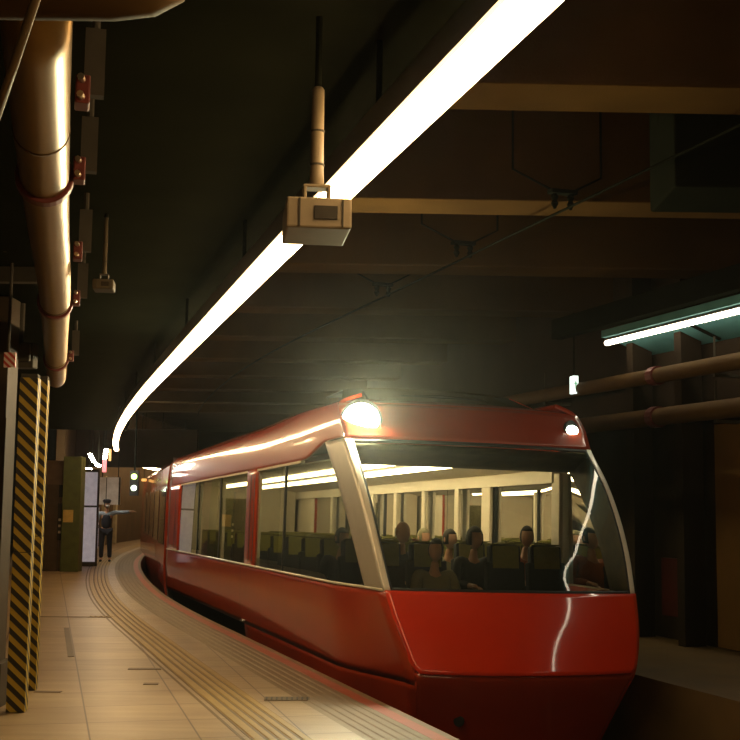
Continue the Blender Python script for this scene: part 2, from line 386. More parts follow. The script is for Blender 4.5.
# ------------------------------------------------------------------ right side: second lamp, board, pipes, panels, sign
RL = sub(EDGE, 3, 15.4)
rr = empty('strip_lamp', (0,0,0)); tag(rr, 'short pale strip lamp at right edge above the far platform', 'lamp')
bm = bmesh.new(); sweep(bm, RL, [(-4.80+.036*math.cos(2*PI*k/12), 3.952-.036*math.sin(2*PI*k/12)) for k in range(12)], True); obj('diffuser', bm, M['tubecool'], rr)
bm = bmesh.new(); sweep(bm, RL, [(-4.77,3.985),(-4.77,4.015),(-4.83,4.015),(-4.83,3.985)], True); obj('housing', bm, M['housing'], rr)
bm = bmesh.new(); sweep(bm, RL, [(-4.72,4.02),(-4.84,4.02),(-5.42,3.80),(-5.42,4.12),(-4.72,4.12)], True)
o = obj('ceiling_board', bm, M['teal']); tag(o, 'teal lit ceiling board beside the pale strip lamp at right', 'ceiling board')
for i in range(3):
    p = edge_pt(13.6-i*2.2,-5.13,3.90); bm = bmesh.new(); bx(bm, p, (.5,.04,.04), R=Matrix.Rotation(edge_dir(12),4,'Z') @ Matrix.Rotation(math.radians(20.8),4,'Y')); obj('joint_rib', bm, M['duct'], o)
bm = bmesh.new(); sweep(bm, sub(EDGE,9.8,16.5), [(-4.50,4.12),(-4.50,4.40),(-4.66,4.40),(-4.66,4.12)], True)
o = obj('cable_tray', bm, M['duct']); tag(o, 'dark cable tray along the outer side of the right strip lamp', 'cable tray')
def wallpipe(z, r, ya, label):
    t = empty('wall_pipe', (0,0,0)); tag(t, label, 'pipe', 'pipes along the right wall')
    ys = [ya + i*(30-ya)/14 for i in range(15)]
    bm = bmesh.new(); tube(bm, [tuple(edge_pt(y,-5.0,z)) for y in ys], r, 14); obj('tube', bm, M['pipedull'], t, smooth=True)
    for y in (14.4, 19.5):
        bm = bmesh.new(); tube(bm, [tuple(edge_pt(y,-5.0,z)), tuple(edge_pt(y+.14,-5.0,z))], r+.025, 14); obj('coupling', bm, M['clamp'], t)
    for y in (13.2, 17.5):
        bm = bmesh.new(); p = edge_pt(y,-5.0,z); q = edge_pt(y,-5.42,z)
        bx(bm, ((p.x+q.x)/2,(p.y+q.y)/2,z-r-.02), (.45,.05,.04), edge_dir(y)); tube(bm, [(p.x,p.y,z-r),(p.x,p.y,z+r+.25)], .014, 8); obj('bracket', bm, M['grey'], t)
wallpipe(2.88, .115, 9, 'lower brown pipe with red coupling along the right wall')
wallpipe(3.42, .10, 9, 'upper brown pipe with red coupling along the right wall')
# wall panels
def wallpanel(name, ya, yb, z0, z1, m, label, cat, group=None, off=-5.36, th=.06):
    P = [(edge_pt(ya+(yb-ya)*i/6, off), Vector((-.95,-.3,0))) for i in range(7)]
    bm = bmesh.new(); sweep(bm, P, [(0,z0),(0,z1),(-th,z1),(-th,z0)], True); o = obj(name, bm, m); tag(o, label, cat, group); return o
wallpanel('wall_panel', 10.5, 13.75, .02, 2.75, M['tanwall'], 'tan wall panel at the right edge of the far platform', 'wall panel')
wallpanel('poster_board', 14.35, 14.95, .3, 1.05, M['darkred'], 'dark red board low on right wall beside the tan panel', 'board', 'dark red boards')
wallpanel('poster_board', 15.4, 16.2, .3, 1.1, M['darkred'], 'dark red board low on right wall close to the train nose', 'board', 'dark red boards')
for ya, lab in ((14.05,'dark square column between tan panel and dark red board'),(15.17,'dark square column between the two dark red boards')):
    p = edge_pt(ya,-5.2); bm = bmesh.new(); bx(bm, (p.x,p.y,2.8), (.3,.16,5.6), edge_dir(ya)); o = obj('column', bm, M['wall']); tag(o, lab, 'column', 'wall columns of the far platform')
p = at(574,385,18); t = empty('exit_sign', p, .15); tag(t, 'small glowing white sign with green mark hanging above the train nose', 'sign')
bm = bmesh.new(); bx(bm, (0,0,0), (.085,.16,.26)); obj('light_box', bm, M['exitwhite'], t, bevel=.008)
bm = bmesh.new(); bx(bm, (0,-.083,0), (.018,.006,.10)); bx(bm, (0,-.083,.015), (.05,.006,.018)); obj('green_mark', bm, M['exitgreen'], t)
bm = bmesh.new(); tube(bm, [(0,0,.13),(0,0,5.7-p.z)], .012, 8); obj('hanger_rod', bm, M['duct'], t)
p = at(588,391,19); t = empty('ceiling_lamp', p); tag(t, 'faint small lamp just right of the glowing exit sign', 'lamp')
bm = bmesh.new(); bx(bm, (0,0,0), (.14,.1,.05), R=Matrix.Rotation(.5,4,'Y')); obj('lens', bm, emis('faint_lamp',(.8,.85,.8),.22), t, bevel=.015)
bm = bmesh.new(); tube(bm, [(0,0,.02),(0,0,5.7-p.z)], .01, 6); obj('hanger_rod', bm, M['duct'], t)
p = at(597,376,20); bm = bmesh.new(); bx(bm, p, (.4,.03,.02)); tube(bm, [(p.x,p.y,p.z),(p.x,p.y,5.75)], .01, 6)
o = obj('indicator_bar', bm, [M['bluelamp']]); tag(o, 'faint blue glowing bar above the small lamp at right', 'lamp')

# ------------------------------------------------------------------ the bronze pipe on the left
PA = at(46,40,3.0); 
def pipe_axis(y): return Vector((-.262*y + .012*max(0,y-6) - .08*(1-sm((y-2.5)/6)), y, 3.06))
t = empty('bronze_pipe', (0,0,0)); tag(t, 'thick bronze pipe with red clamps running along the ceiling at left', 'pipe')
bm = bmesh.new(); ys = [3.14+i*.377 for i in range(29)]
pts = [pipe_axis(y) for y in ys]; e = pts[-1]
pts += [e+Vector((-.02,.10,.02)), e+Vector((-.03,.17,.10)), e+Vector((-.03,.18,.30)), e+Vector((-.03,.18,.385))]
tube(bm, pts, .102, 24); obj('tube', bm, M['pipe'], t, smooth=True)
for y in (4.4, 8.3, 11.6):
    for d in (0,):
        bm = bmesh.new(); tube(bm, [pipe_axis(y), pipe_axis(y+.02)], .1045, 24); obj('joint_line', bm, M['pipedull'], t, smooth=True)
for y in (4.1, 5.1, 6.8, 8.4, 11.8):
    c = pipe_axis(y); R = math.atan2(.25,1)
    bm = bmesh.new()
    if y in (5.1, 8.4, 11.8):
        tube(bm, [pipe_axis(y-.04), pipe_axis(y+.04)], .121, 28)
    bx(bm, c+Vector((.145,0,.03)), (.05,.10,.10), R)
    k = obj('clamp', bm, M['clamp'], t, bevel=.006)
    for dz in (-.0,.06):
        bm = bmesh.new(); tube(bm, [c+Vector((.155,-.05,dz)), c+Vector((.157,-.085,dz))], .012, 8); obj('bolt', bm, M['bolt'], k)
    bm = bmesh.new(); bx(bm, c+Vector((.16,.10,.17)), (.07,.05,.24), R); tube(bm, [c+Vector((.16,.1,.25)), Vector((c.x+.16,c.y+.1,3.45))], .016, 8); obj('hanger', bm, M['grey'], t)
# transverse duct end at the top left
a = at(185,8,2.9); bm = bmesh.new()
zz = at(100,18,2.9).z+.12
tube(bm, [(-1.4,2.9,zz),(a.x-.18,2.9,zz),(a.x-.09,2.9,zz+.004),(a.x-.03,2.9,zz+.012),(a.x,2.9,zz+.03)], [.12,.12,.112,.085,.03], 24)
bx(bm, (-1.05,2.9,(zz+3.45)/2+.05), (.06,.06,3.45-zz-.1))
o = obj('drain_pipe', bm, M['pipedull'], smooth=True); tag(o, 'brown pipe with rounded end crossing the top left corner', 'pipe')
bm = bmesh.new(); tube(bm, [at(-6,124,2.4), at(15,62,2.25), at(38,-8,2.1), at(60,-80,2.0)], .009, 8)
o = obj('cable', bm, M['camgrey'], smooth=True); tag(o, 'thin slanting cable in front of the bronze pipe, top left', 'cable')

# striped posts
def post(px, py, w, ztop, label, seam):
    q = at(px,py,1); k = EYE/(EYE-q.z); t = empty('hazard_post', (q.x*k, k+w/2, 0), math.radians(6)); tag(t, label, 'post', 'striped posts')
    bm = bmesh.new(); bx(bm, (0,0,seam/2), (w,w,seam-.006)); obj('lower_guard', bm, M['hazard'], t, bevel=.004)
    bm = bmesh.new(); bx(bm, (0,0,(seam+ztop)/2), (w,w,ztop-seam-.006)); obj('upper_guard', bm, M['hazard'], t, bevel=.004)
    bm = bmesh.new(); bx(bm, (0,0,ztop/2+.02), (w*.9,w*.9,ztop+.02)); obj('core', bm, M['grey'], t)
post(14, 713, .150, 2.72, 'yellow and black striped post, nearer one at left edge', 1.28)
post(27.5, 691, .125, 2.82, 'yellow and black striped post, right one just behind the nearer post', 1.38)
# column and brackets at the far left
q = at(-14,690,10.6); bm = bmesh.new(); bx(bm, (q.x-.02,10.6,1.72), (.26,.3,3.44)); bx(bm,(q.x+.115,10.44,1.2),(.012,.02,2.4)); bx(bm, (q.x,10.6,.18),(.34,.38,.36))
o = obj('column', bm, mat('grey_brown_column',(.06,.04,.022),.6,spec=.2), bevel=.01); tag(o, 'brown square column at left edge beside the striped posts', 'column')
a = at(20,356,10.9); t = empty('steel_bracket', (a.x,10.9,a.z)); tag(t, 'grey steel bracket above the tops of the striped posts', 'bracket')
bm = bmesh.new(); bx(bm, (0,0,0), (.28,.16,.22)); bx(bm, (.05,-.1,.02), (.14,.06,.16)); obj('block', bm, M['grey'], t, bevel=.01)
bm = bmesh.new(); bx(bm, (-.35,0,.02), (.5,.08,.08)); obj('arm', bm, M['grey'], t)
bm = bmesh.new(); tube(bm, [(0,0,.1),(0,0,3.45-a.z)], .03, 8); obj('hanger_rod', bm, M['grey'], t)
a = at(12,273,9.2); bm = bmesh.new(); bx(bm, (a.x-.15,9.2,a.z), (.75,.1,.15)); tube(bm, [(a.x-.4,9.2,a.z),(a.x-.4,9.2,3.45)], .03,8)
o = obj('steel_beam', bm, M['grey'], bevel=.008); tag(o, 'grey steel beam behind the bronze pipe at left', 'beam')
a = at(10,360,9.0); bm = bmesh.new(); bx(bm, (0,0,0), (.085,.02,.11)); o = obj('warning_plate', bm, M['hazred']); o.location = (a.x,9.0,a.z); tag(o, 'small red and white striped plate above the striped posts', 'plate')
bm = bmesh.new(); tube(bm, [(-.02,.015,0),(-.02,.015,3.45-a.z)], .012, 8); obj('hanger_rod', bm, M['grey'], o)
a = at(16,225,8.6); bm = bmesh.new(); tube(bm, [(a.x-.06,8.6,a.z-.10),(a.x-.02,8.6,a.z-.05),(a.x-.05,8.6,a.z+.06),(a.x-.07,8.6,a.z+.12)],[.07,.075,.04,.03],14); tube(bm, [(a.x-.07,8.6,a.z+.1),(a.x-.07,8.6,3.45)], .014, 8)
o = obj('ceiling_speaker', bm, M['pipedull'], smooth=True); tag(o, 'small brown horn hanging left of the bronze pipe', 'speaker')

# ------------------------------------------------------------------ hanging sensor boxes
def sensor(px, py, Y, w, label, rod, m='camgrey'):
    p = at(px, py, Y); t = empty('hanging_camera', p, .12); tag(t, label, 'camera', 'hanging camera boxes')
    h = w*.48
    bm = bmesh.new(); bx(bm, (0,0,0), (w,w*1.3,h)); obj('casing', bm, M[m], t, bevel=.008)
    bm = bmesh.new(); bx(bm, (w*.10,-w*.655,0), (w*.36,.012,h*.44)); obj('lens_window', bm, M['camdark'], t, bevel=.002)
    for xx in (-.30,.36): bm = bmesh.new(); bx(bm, (w*xx,-w*.655,0), (w*.02,.01,h*.9)); obj('seam', bm, M['grey'], t)
    bm = bmesh.new()
    for s in (-1,1): bx(bm, (s*w*.19,0,h*.5+w*.15), (w*.05,w*.3,w*.3))
    bx(bm, (0,0,h*.5+w*.31), (w*.44,w*.3,w*.05)); bx(bm, (0,0,h*.5+w*.02), (w*.44,w*.3,w*.04)); obj('yoke', bm, M[m], t, bevel=.003)
    z0 = h*.5+w*.3; z1 = z0+w*rod
    bm = bmesh.new(); tube(bm, [(0,0,z0),(0,0,z0+w*.05),(0,0,z0+w*.3),(0,0,z1-.01),(0,0,z1)], [w*.085,w*.12,w*.105,w*.10,w*.07], 16); obj('pole', bm, M[m], t, smooth=True)
    for f in (.22,.55):
        bm = bmesh.new(); z = z0+w*rod*f; tube(bm, [(0,0,z),(0,0,z+w*.03)], w*.118, 16); obj('pole_band', bm, M['grey'], t)
    bm = bmesh.new(); tube(bm, [(0,0,z1-.01),(0,0,3.45-p.z)], .012, 8); obj('hanger_rod', bm, M['duct'], t)
sensor(316, 222, 4.3, .225, 'beige camera box on a pole hanging in front of the strip lamp', 1.65)
sensor(104, 286, 7.4, .125, 'smaller dim camera box hanging right of the bronze pipe', 2.9, 'camdim')

# ------------------------------------------------------------------ far end of the platform
EY = 30.5
xl = at(27,540,EY).x; xr = at(62,540,EY).x; xc = at(80,540,EY).x
t = empty('elevator', ((xl+xr)/2, EY, 0)); tag(t, 'bronze lift entrance at the far left end of the platform', 'elevator')
w = xr-xl
bm = bmesh.new(); bx(bm, (0,.9,1.35), (w,1.7,2.7)); obj('shaft', bm, M['liftframe'], t)
for s in (-.25,.25):
    bm = bmesh.new(); bx(bm, (s*w*.8,.03,1.06), (w*.38,.06,2.1)); obj('door', bm, M['lift'], t)
bm = bmesh.new(); bx(bm, (w*.42,.02,1.2), (.12,.05,.9)); k = obj('call_panel', bm, M['grey'], t)
for z in (.95,1.1,1.25):
    bm = bmesh.new(); bx(bm, (w*.42,-.015,z), (.06,.02,.06)); obj('button', bm, M['paper'], k)
bm = bmesh.new(); bx(bm, (w*.42,.02,1.95), (.1,.05,.3)); obj('indicator', bm, M['black'], t)
bm = bmesh.new(); bx(bm, ((xr+xc)/2,EY+.1,1.4), (xc-xr,.45,2.8)); o = obj('column', bm, M['olivewall'], bevel=.01); tag(o, 'olive green column right of the lift entrance', 'column')
bm = bmesh.new(); bx(bm, ((xr+xc)/2-.06,EY-.135,at(69,516,EY).z), (.24,.02,.30)); o2 = obj('notice', bm, M['notice']); tag(o2, 'yellow paper notice on the olive green column', 'notice')
PX0, PX1 = at(81.5,520,33).x, at(97,520,33).x
t = empty('poster_case', ((PX0+PX1)/2,33,0)); tag(t, 'pale lit poster case standing left of the platform guard', 'poster')
bm = bmesh.new(); bx(bm, (0,.1,1.28), (PX1-PX0,.16,2.56)); obj('frame', bm, M['grey'], t)
for z0, z1 in ((.12,1.55),(1.6,2.48)):
    bm = bmesh.new(); bx(bm, (0,.01,(z0+z1)/2), (PX1-PX0-.05,.02,z1-z0)); obj('poster', bm, M['poster'], t)
a = at(110,491,39); t = empty('hanging_sign', a); tag(t, 'large amber hanging sign board above the guard\'s head', 'sign')
bm = bmesh.new(); bx(bm, (0,0,0), (.66,.12,.85)); obj('board', bm, M['signbrown'], t)
bm = bmesh.new(); bx(bm, (.31,-.07,0), (.05,.03,.85)); bx(bm, (-.1,-.07,0), (.02,.02,.85)); obj('frame', bm, M['grey'], t)
bm = bmesh.new()
for s in (-.25,.25): tube(bm, [(s,0,.4),(s,0,5.75-a.z)], .015, 6)
obj('hanger_rod', bm, M['duct'], t)
def hang(name, px, py, Y, s, m, label, cat, rot=0, group=None, rx=0):
    a = at(px,py,Y); t = empty(name, a); tag(t, label, cat, group)
    bm = bmesh.new(); bx(bm, (0,0,0), s, R=Matrix.Rotation(rot,4,'Y')); obj('light_panel', bm, m, t, bevel=min(s)*.2)
    bm = bmesh.new(); tube(bm, [(0,.03,0),(0,.03,5.75-a.z)], .008, 6); obj('hanger_rod', bm, M['duct'], t)
g = 'small lamps above the poster case'
hang('platform_lamp', 92, 458, 34, (.05,.3,.26), M['lampwhite'], 'small white lamp above poster case, upper left of the cluster', 'lamp', -.5, g)
hang('platform_lamp', 98, 465, 36, (.13,.3,.07), M['lampwhite'], 'small white lamp above poster case, lower middle of the cluster', 'lamp', .6, g)
hang('platform_lamp', 88.5, 469, 35, (.14,.3,.05), M['lampwhite'], 'small white lamp just over the top left of poster case', 'lamp', 0, g)
hang('platform_lamp', 105.5, 454, 36, (.05,.3,.30), M['lampwhite'], 'small tall white lamp right of the others, above pink sign', 'lamp', .15, g)
hang('hanging_sign', 104.5, 466, 37.4, (.12,.08,.38), M['pink'], 'narrow pink glowing sign above the platform guard', 'sign')
hang('hanging_sign', 110, 455, 37.6, (.07,.06,.36), M['orange'], 'narrow orange glowing sign beside the pink sign', 'sign')
a = at(134,483,37); t = empty('track_signal', a); tag(t, 'two aspect signal with green and white lights past the guard', 'signal')
bm = bmesh.new(); bx(bm, (0,.08,0), (.26,.14,.75)); obj('backplate', bm, M['black'], t)
for dz, m in ((.19,M['siggreen']),(-.15,M['sigwhite'])):
    bm = bmesh.new(); tube(bm, [(0,.0,dz),(0,-.03,dz)], .085, 16); obj('light', bm, m, t)
bm = bmesh.new(); tube(bm, [(0,.08,.3),(0,.08,5.75-a.z)], .03, 8); obj('post', bm, M['duct'], t)
for px, py, Y, mm, lab in ((153,484,30.0,M['orange'],'small orange marker lamp beyond the far end of the train'),):
    hang('marker_lamp', px-9, py-4, 41.5, (.16,.08,.09), mm, lab, 'lamp')
a = at(141,500,43); t = empty('locker', (edge_pt(43,2.0).x, edge_pt(43,2.0).y, 0), edge_dir(43)); tag(t, 'pale equipment cabinet against the far wall beyond the guard', 'cabinet')
bm = bmesh.new(); bx(bm, (0,0,.8), (.4,.6,1.6)); obj('body', bm, M['pil'], t); bm = bmesh.new(); bx(bm, (.21,0,.8), (.02,.5,1.4)); k = obj('door', bm, M['poster'], t); bm = bmesh.new(); bx(bm, (.23,.18,.85),(.03,.03,.12)); obj('handle', bm, M['grey'], k)

FL = shifted(sub(EDGE, 41, 62), [(0,.9)])  # unseen lamp added to brighten the far end
t = empty('strip_lamp', (0,0,0)); tag(t, 'hidden strip lamp added to light the far end of platform beyond the guard', 'lamp')
bm = bmesh.new(); sweep(bm, FL, [(.05*math.cos(2*PI*k/8), 3.1+.05*math.sin(2*PI*k/8)) for k in range(8)], True); obj('diffuser', bm, emis('far_fill_tube',(1,.72,.4),22), t)
bm = bmesh.new(); sweep(bm, FL, [(-.06,3.16),(.06,3.16),(.06,3.25),(-.06,3.25)], True); obj('housing', bm, M['housing'], t)
for p, n in FL[2::12]:
    bm = bmesh.new(); tube(bm, [(p.x,p.y,3.24),(p.x,p.y,5.7)], .012, 8); obj('hanger_rod', bm, M['duct'], t)
e = edge_pt(40.4, 1.1); bm = bmesh.new(); bx(bm, (e.x+.4,40.4,3.45), (4.6,.3,1.25), edge_dir(40)*0); struct('trim_13', bm, M['slab'])  # downstand added to keep the far fill lamp out of view
# ------------------------------------------------------------------ people
def skin_mesh(chains, sub_=1):
    """chains: lists of (co, r) ; each list a separate branch; a co already used joins there"""
    me = D.meshes.new('tmp'); vs = []; rs = []; es = []; idx = {}
    roots = []
    for ch in chains:
        prev = None
        for k, (co, r) in enumerate(ch):
            key = tuple(round(c,4) for c in co)
            if key not in idx:
                idx[key] = len(vs); vs.append(co); rs.append(r)
                if k == 0: roots.append(idx[key])
            i = idx[key]
            if prev is not None and prev != i: es.append((prev, i))
            prev = i
    me.from_pydata(vs, es, [])
    o = D.objects.new('tmp', me); C.objects.link(o)
    m = o.modifiers.new('s', 'SKIN'); m.use_smooth_shade = True
    for i, r in enumerate(rs): me.skin_vertices[0].data[i].radius = (r, r)
    for i in roots: me.skin_vertices[0].data[i].use_root = True
    s = o.modifiers.new('ss', 'SUBSURF'); s.levels = sub_; s.render_levels = sub_
    dg = bpy.context.evaluated_depsgraph_get(); dg.update()
    out = D.meshes.new_from_object(o.evaluated_get(dg))
    D.objects.remove(o); D.meshes.remove(me)
    return out
def head_bm(bm, c, s=1, yaw=0, pitch=0):
    R = Matrix.Translation(c) @ Matrix.Rotation(yaw,4,'Z') @ Matrix.Rotation(pitch,4,'X')
    r = bmesh.ops.create_uvsphere(bm, u_segments=20, v_segments=14, radius=1)
    for v in r['verts']:
        x, y, z = v.co
        wx = .076*(1-.22*max(0,-z)**1.5); wy = .098
        yy = y*wy - (.012*max(0,-z) if y < 0 else -.012*max(0,z))
        if y > 0 and z < -.2: yy *= 1-.35*(-z-.2)
        co = Vector((x*wx, yy, z*.118))
        d = (x/.16)**2 + ((z+.12)/.26)**2
        if y < 0 and d < 1.5: co.y -= .022*math.exp(-2*d)
        for sx in (-.4,.4):
            d = ((x-sx)/.2)**2 + ((z-.08)/.14)**2
            if y < 0: co.y += .009*math.exp(-2*d)
        d = (x/.35)**2 + ((z+.52)/.09)**2
        if y < 0: co.y += .004*math.exp(-d) 
        v.co = R @ (co*s)
    for sx in (-1,1):
        e = bmesh.ops.create_uvsphere(bm, u_segments=8, v_segments=6, radius=1)
        for v in e['verts']: v.co = R @ (Vector((sx*.076+v.co.x*.010, .012+v.co.y*.018, -.005+v.co.z*.032))*s)
    return R
def hand_chains(w, d, side, L=1):
    """wrist w, direction d; four fingers and a thumb"""
    d = Vector(d).normalized(); up = Vector((0,0,1)); sdv = d.cross(up)
    if sdv.length < .1: sdv = Vector((1,0,0))
    sdv.normalize(); dn = -sdv.cross(d); ch = []
    w = Vector(w)
    for i, (o, l) in enumerate(((-.027,.062),(-.009,.075),(.009,.07),(.026,.055))):
        a = w + d*.07 + sdv*o; b = a + d*l*.5 + dn*.006; c = a + d*l + dn*.022
        ch.append([(tuple(a),.0095),(tuple(b),.0085),(tuple(c),.007)])
    a = w + d*.03 + sdv*.03*side; b = a + d*.03 + sdv*.02*side; c = b + d*.028
    ch.append([(tuple(a),.011),(tuple(b),.0095),(tuple(c),.008)])
    return ch
def mesh_obj(name, me, m, parent, extra=None):
    bm = bmesh.new(); bm.from_mesh(me); D.meshes.remove(me)
    if extra: extra(bm)
    return obj(name, bm, m, parent, smooth=True)
def hair_bm(R, s=1, bald=False, grow=1.08):
    bm = bmesh.new(); r = bmesh.ops.create_uvsphere(bm, u_segments=18, v_segments=12, radius=1)
    for v in r['verts']:
        x, y, z = v.co; v.co = R @ Vector((x*.076*grow*s, (y*.098*grow+.006)*s, (z*.118*grow+.004)*s))
    inv = R.inverted(); kill = []
    for f in bm.faces:
        c = inv @ f.calc_center_median()
        if bald:
            if c.z > .035 or c.z < -.05 or c.y < .02: kill.append(f)
        elif c.z < -.06 or (c.y < -.045 and c.z < .062): kill.append(f)
    bmesh.ops.delete(bm, geom=kill, context='FACES')
    return bm

def seated(parent_m, top, trousers, hair, label, group=None, lean=0, yaw=0, arm=0, bald=False, hairm='hair', skin='skin', grow=1.08):
    """local frame of the carriage: faces -y, seat top .43"""
    t = D.objects.new('passenger', None); C.objects.link(t); t.matrix_world = parent_m
    tag(t, label, 'person', group)
    sh = .60+.43; ly = -lean
    pel = (0,.02,.53); ch = (0,.04+ly*.5,.80); nk = (0,.03+ly,1.02); hd = Vector((0,-.005+ly*1.15,1.20))
    legs = []
    for s in (-1,1):
        legs.append([(pel,.10),((s*.09,-.02,.52),.085),((s*.11,-.42,.53),.062),((s*.11,-.43,.28),.05),((s*.11,-.40,.07),.04),((s*.11,-.52,.045),.035)])
    arms = []; hands = []; sl = []
    for s in (-1,1):
        shd = (s*.185,.03+ly*.95,.97); el = (s*.235,-.05+ly,.70)
        wr = (s*.12,-.27+ly,.68)
        if arm and s == arm: el = (s*.32,-.12+ly,.86); wr = (s*.16,-.17+ly,1.05)
        arms.append([(ch,.095),(shd,.05),(el,.044),(wr,.03)]); sl.append([(shd,.07),(el,.055),(tuple(Vector(el).lerp(Vector(wr),.85)),.043)])
        d = Vector(wr)-Vector(el); d.z = max(d.z,-.05); dn = d.normalized()
        arms[-1].append((tuple(Vector(wr)+dn*.075),.03))
        hands += hand_chains(wr, dn, -s)
    body = skin_mesh([[(pel,.10),(ch,.095),(nk,.05),(tuple(hd-Vector((0,-.015,.10))),.05)]] + legs + arms + hands)
    R = [None]
    def ex(bm): R[0] = head_bm(bm, hd, 1, yaw, lean*.6)
    mesh_obj('body', body, M[skin], t, ex)
    j = skin_mesh([[((0,.02,.50),.15),(ch,.165),((0,.03+ly,.985),.10)], [(ch,.165),((-.185,.03+ly*.95,.97),.075)], [(ch,.165),((.185,.03+ly*.95,.97),.075)]] + [[((s*.185,.03+ly*.95,.97),.075)]+sl[i][1:] for i, s in enumerate((-1,1))])
    mesh_obj('jacket', j, M[top], t)
    tr = skin_mesh([[(pel,.14),((s*.09,-.02,.52),.10),((s*.11,-.42,.53),.075),((s*.11,-.43,.28),.066),((s*.11,-.40,.10),.058)] for s in (-1,1)])
    mesh_obj('trousers', tr, M[trousers], t)
    if hair: obj('hair', hair_bm(R[0], 1, bald, grow), M[hairm], t, smooth=True, solid=.004)
    return t

# the guard, standing and pointing along the platform
gp = at(105,560.5,35.6)
t = empty('guard', (gp.x, 35.6, 0), math.radians(10)); tag(t, 'guard in cap and dark vest with one arm stretched out to the right', 'person')
pel = (0,0,.93); chs = (0,.02,1.22); nk = (0,.02,1.45)
legs = [[(pel,.10),((s*.10,0,.88),.085),((s*.11,-.015,.48),.058),((s*.12,.02,.09),.042),((s*.13,-.12,.04),.038)] for s in (-1,1)]
armR = [(chs,.10),((.19,.02,1.40),.055),((.46,-.02,1.40),.042),((.70,-.04,1.43),.03),((.78,-.04,1.435),.03)]
armL = [(chs,.10),((-.19,.02,1.40),.055),((-.27,.03,1.12),.044),((-.27,-.06,.88),.03),((-.27,-.08,.80),.03)]
body = skin_mesh([[(pel,.10),(chs,.10),(nk,.06),((0,.0,1.56),.05)]] + legs + [armR, armL] + hand_chains((.70,-.04,1.43),(1,0,.03),1) + hand_chains((-.27,-.06,.88),(0,-.2,-1),-1))
R_ = [None]
def ex(bm): R_[0] = head_bm(bm, Vector((0,-.01,1.62)), 1, .3)
mesh_obj('body', body, M['skin'], t, ex)
mesh_obj('shirt', skin_mesh([[(chs,.150),((0,.02,1.42),.075)], [(chs,.150),((.19,.02,1.40),.068),((.46,-.02,1.40),.055),((.66,-.035,1.425),.045)], [(chs,.150),((-.19,.02,1.40),.068),((-.27,.03,1.12),.055),((-.272,-.04,.93),.045)]]), M['blueshirt'], t)
mesh_obj('vest', skin_mesh([[((0,0,.90),.155),((0,.01,1.08),.155),(chs,.168),((0,.02,1.36),.13)]]), M['navy'], t)
mesh_obj('trousers', skin_mesh([[((0,0,.94),.14),((s*.10,0,.86),.10),((s*.11,-.015,.48),.075),((s*.12,.015,.10),.066)] for s in (-1,1)]), M['navy'], t)
for s in (-1,1):
    mesh_obj('shoe', skin_mesh([[((s*.12,.05,.045),.045),((s*.125,-.05,.042),.046),((s*.13,-.15,.036),.036)]]), M['black'], t)
obj('hair', hair_bm(R_[0]), M['hair'], t, smooth=True, solid=.004)
bm = bmesh.new(); tube(bm, [(0,.0,1.665),(0,0,1.70),(0,.005,1.73),(0,.01,1.765)], [.098,.105,.128,.10], 20)
bx(bm, (.02,-.12,1.672), (.14,.07,.012), .3); obj('cap', bm, M['navy'], t, smooth=False)
bm = bmesh.new(); tube(bm, [(.034,-.115,1.545),(.034,-.122,1.575),(.032,-.112,1.605)], [.035,.052,.05], 12); obj('face_mask', bm, M['white'], t, smooth=True)
bm = bmesh.new(); p0 = Vector((-.27,-.1,.78)); tube(bm, [p0, p0+Vector((-.05,-.02,-.25)), p0+Vector((-.10,-.03,-.5))], .012, 8)
fl = obj('signal_flag', bm, M['camgrey']); bm = bmesh.new()
tube(bm, [p0+Vector((-.03,-.015,-.12)), p0+Vector((-.06,-.02,-.25)), p0+Vector((-.09,-.03,-.42))], [.03,.045,.03], 10); obj('cloth', bm, mat('red_flag_cloth',(.45,.05,.04),.8), fl)
fl.matrix_world = t.matrix_world.copy(); fl.location = t.location; fl.rotation_euler = t.rotation_euler
tag(fl, 'rolled red flag on a stick in the guard\'s lowered hand', 'flag')

# ------------------------------------------------------------------ the train
PSI = math.radians(16); CANT = .020; TPITCH = .0127
O = Vector((1.39, 12.06, 0))
TM = Matrix.Translation(O) @ Matrix.Rotation(PSI,4,'Z') @ Matrix.Rotation(-TPITCH,4,'X') @ Matrix.Rotation(CANT,4,'Y')
T = D.objects.new('train', None); C.objects.link(T); T.matrix_world = TM
tag(T, 'shiny red sightseeing train with panoramic front window standing at the platform', 'train')
HW = [(-.6,.93),(-.3,1.0),(0,1.07),(.17,1.12),(.55,1.235),(.89,1.30),(1.25,1.345),(1.63,1.375),(2.0,1.395),(2.37,1.405),(2.6,1.415),(2.70,1.41),(2.78,1.395)]
YC = [(-.6,.05),(-.3,-.12),(0,-.30),(.17,-.37),(.55,-.22),(.89,0),(1.25,.20),(1.63,.46),(2.0,.79),(2.37,1.2),(2.6,1.37),(2.78,1.55)]
BU = [(-.6,.20),(-.2,.21),(.17,.215),(.55,.22),(.89,.225),(1.25,.24),(1.63,.255),(2.0,.265),(2.37,.265),(2.78,.25)]
FULL = [(-.6,1.22),(-.3,1.32),(.05,1.39),(.5,1.42),(1.4,1.425),(2.3,1.422),(2.6,1.412),(2.70,1.40),(2.78,1.37),(2.84,1.29),(2.90,1.12)]
def hw(h):
    return smooth_tab(HW,h) if h <= 2.78 else 1.395*smooth_tab(FULL,h)/1.37
def yc(h): return smooth_tab(YC,h) if h <= 2.78 else 1.55 + (h-2.78)*7
def flip(bm, s):
    if s < 0: bmesh.ops.reverse_faces(bm, faces=bm.faces[:])
YCN = [(0,-.45),(.17,-.37),(.55,-.19),(.89,-.0),(1.25,.2)]
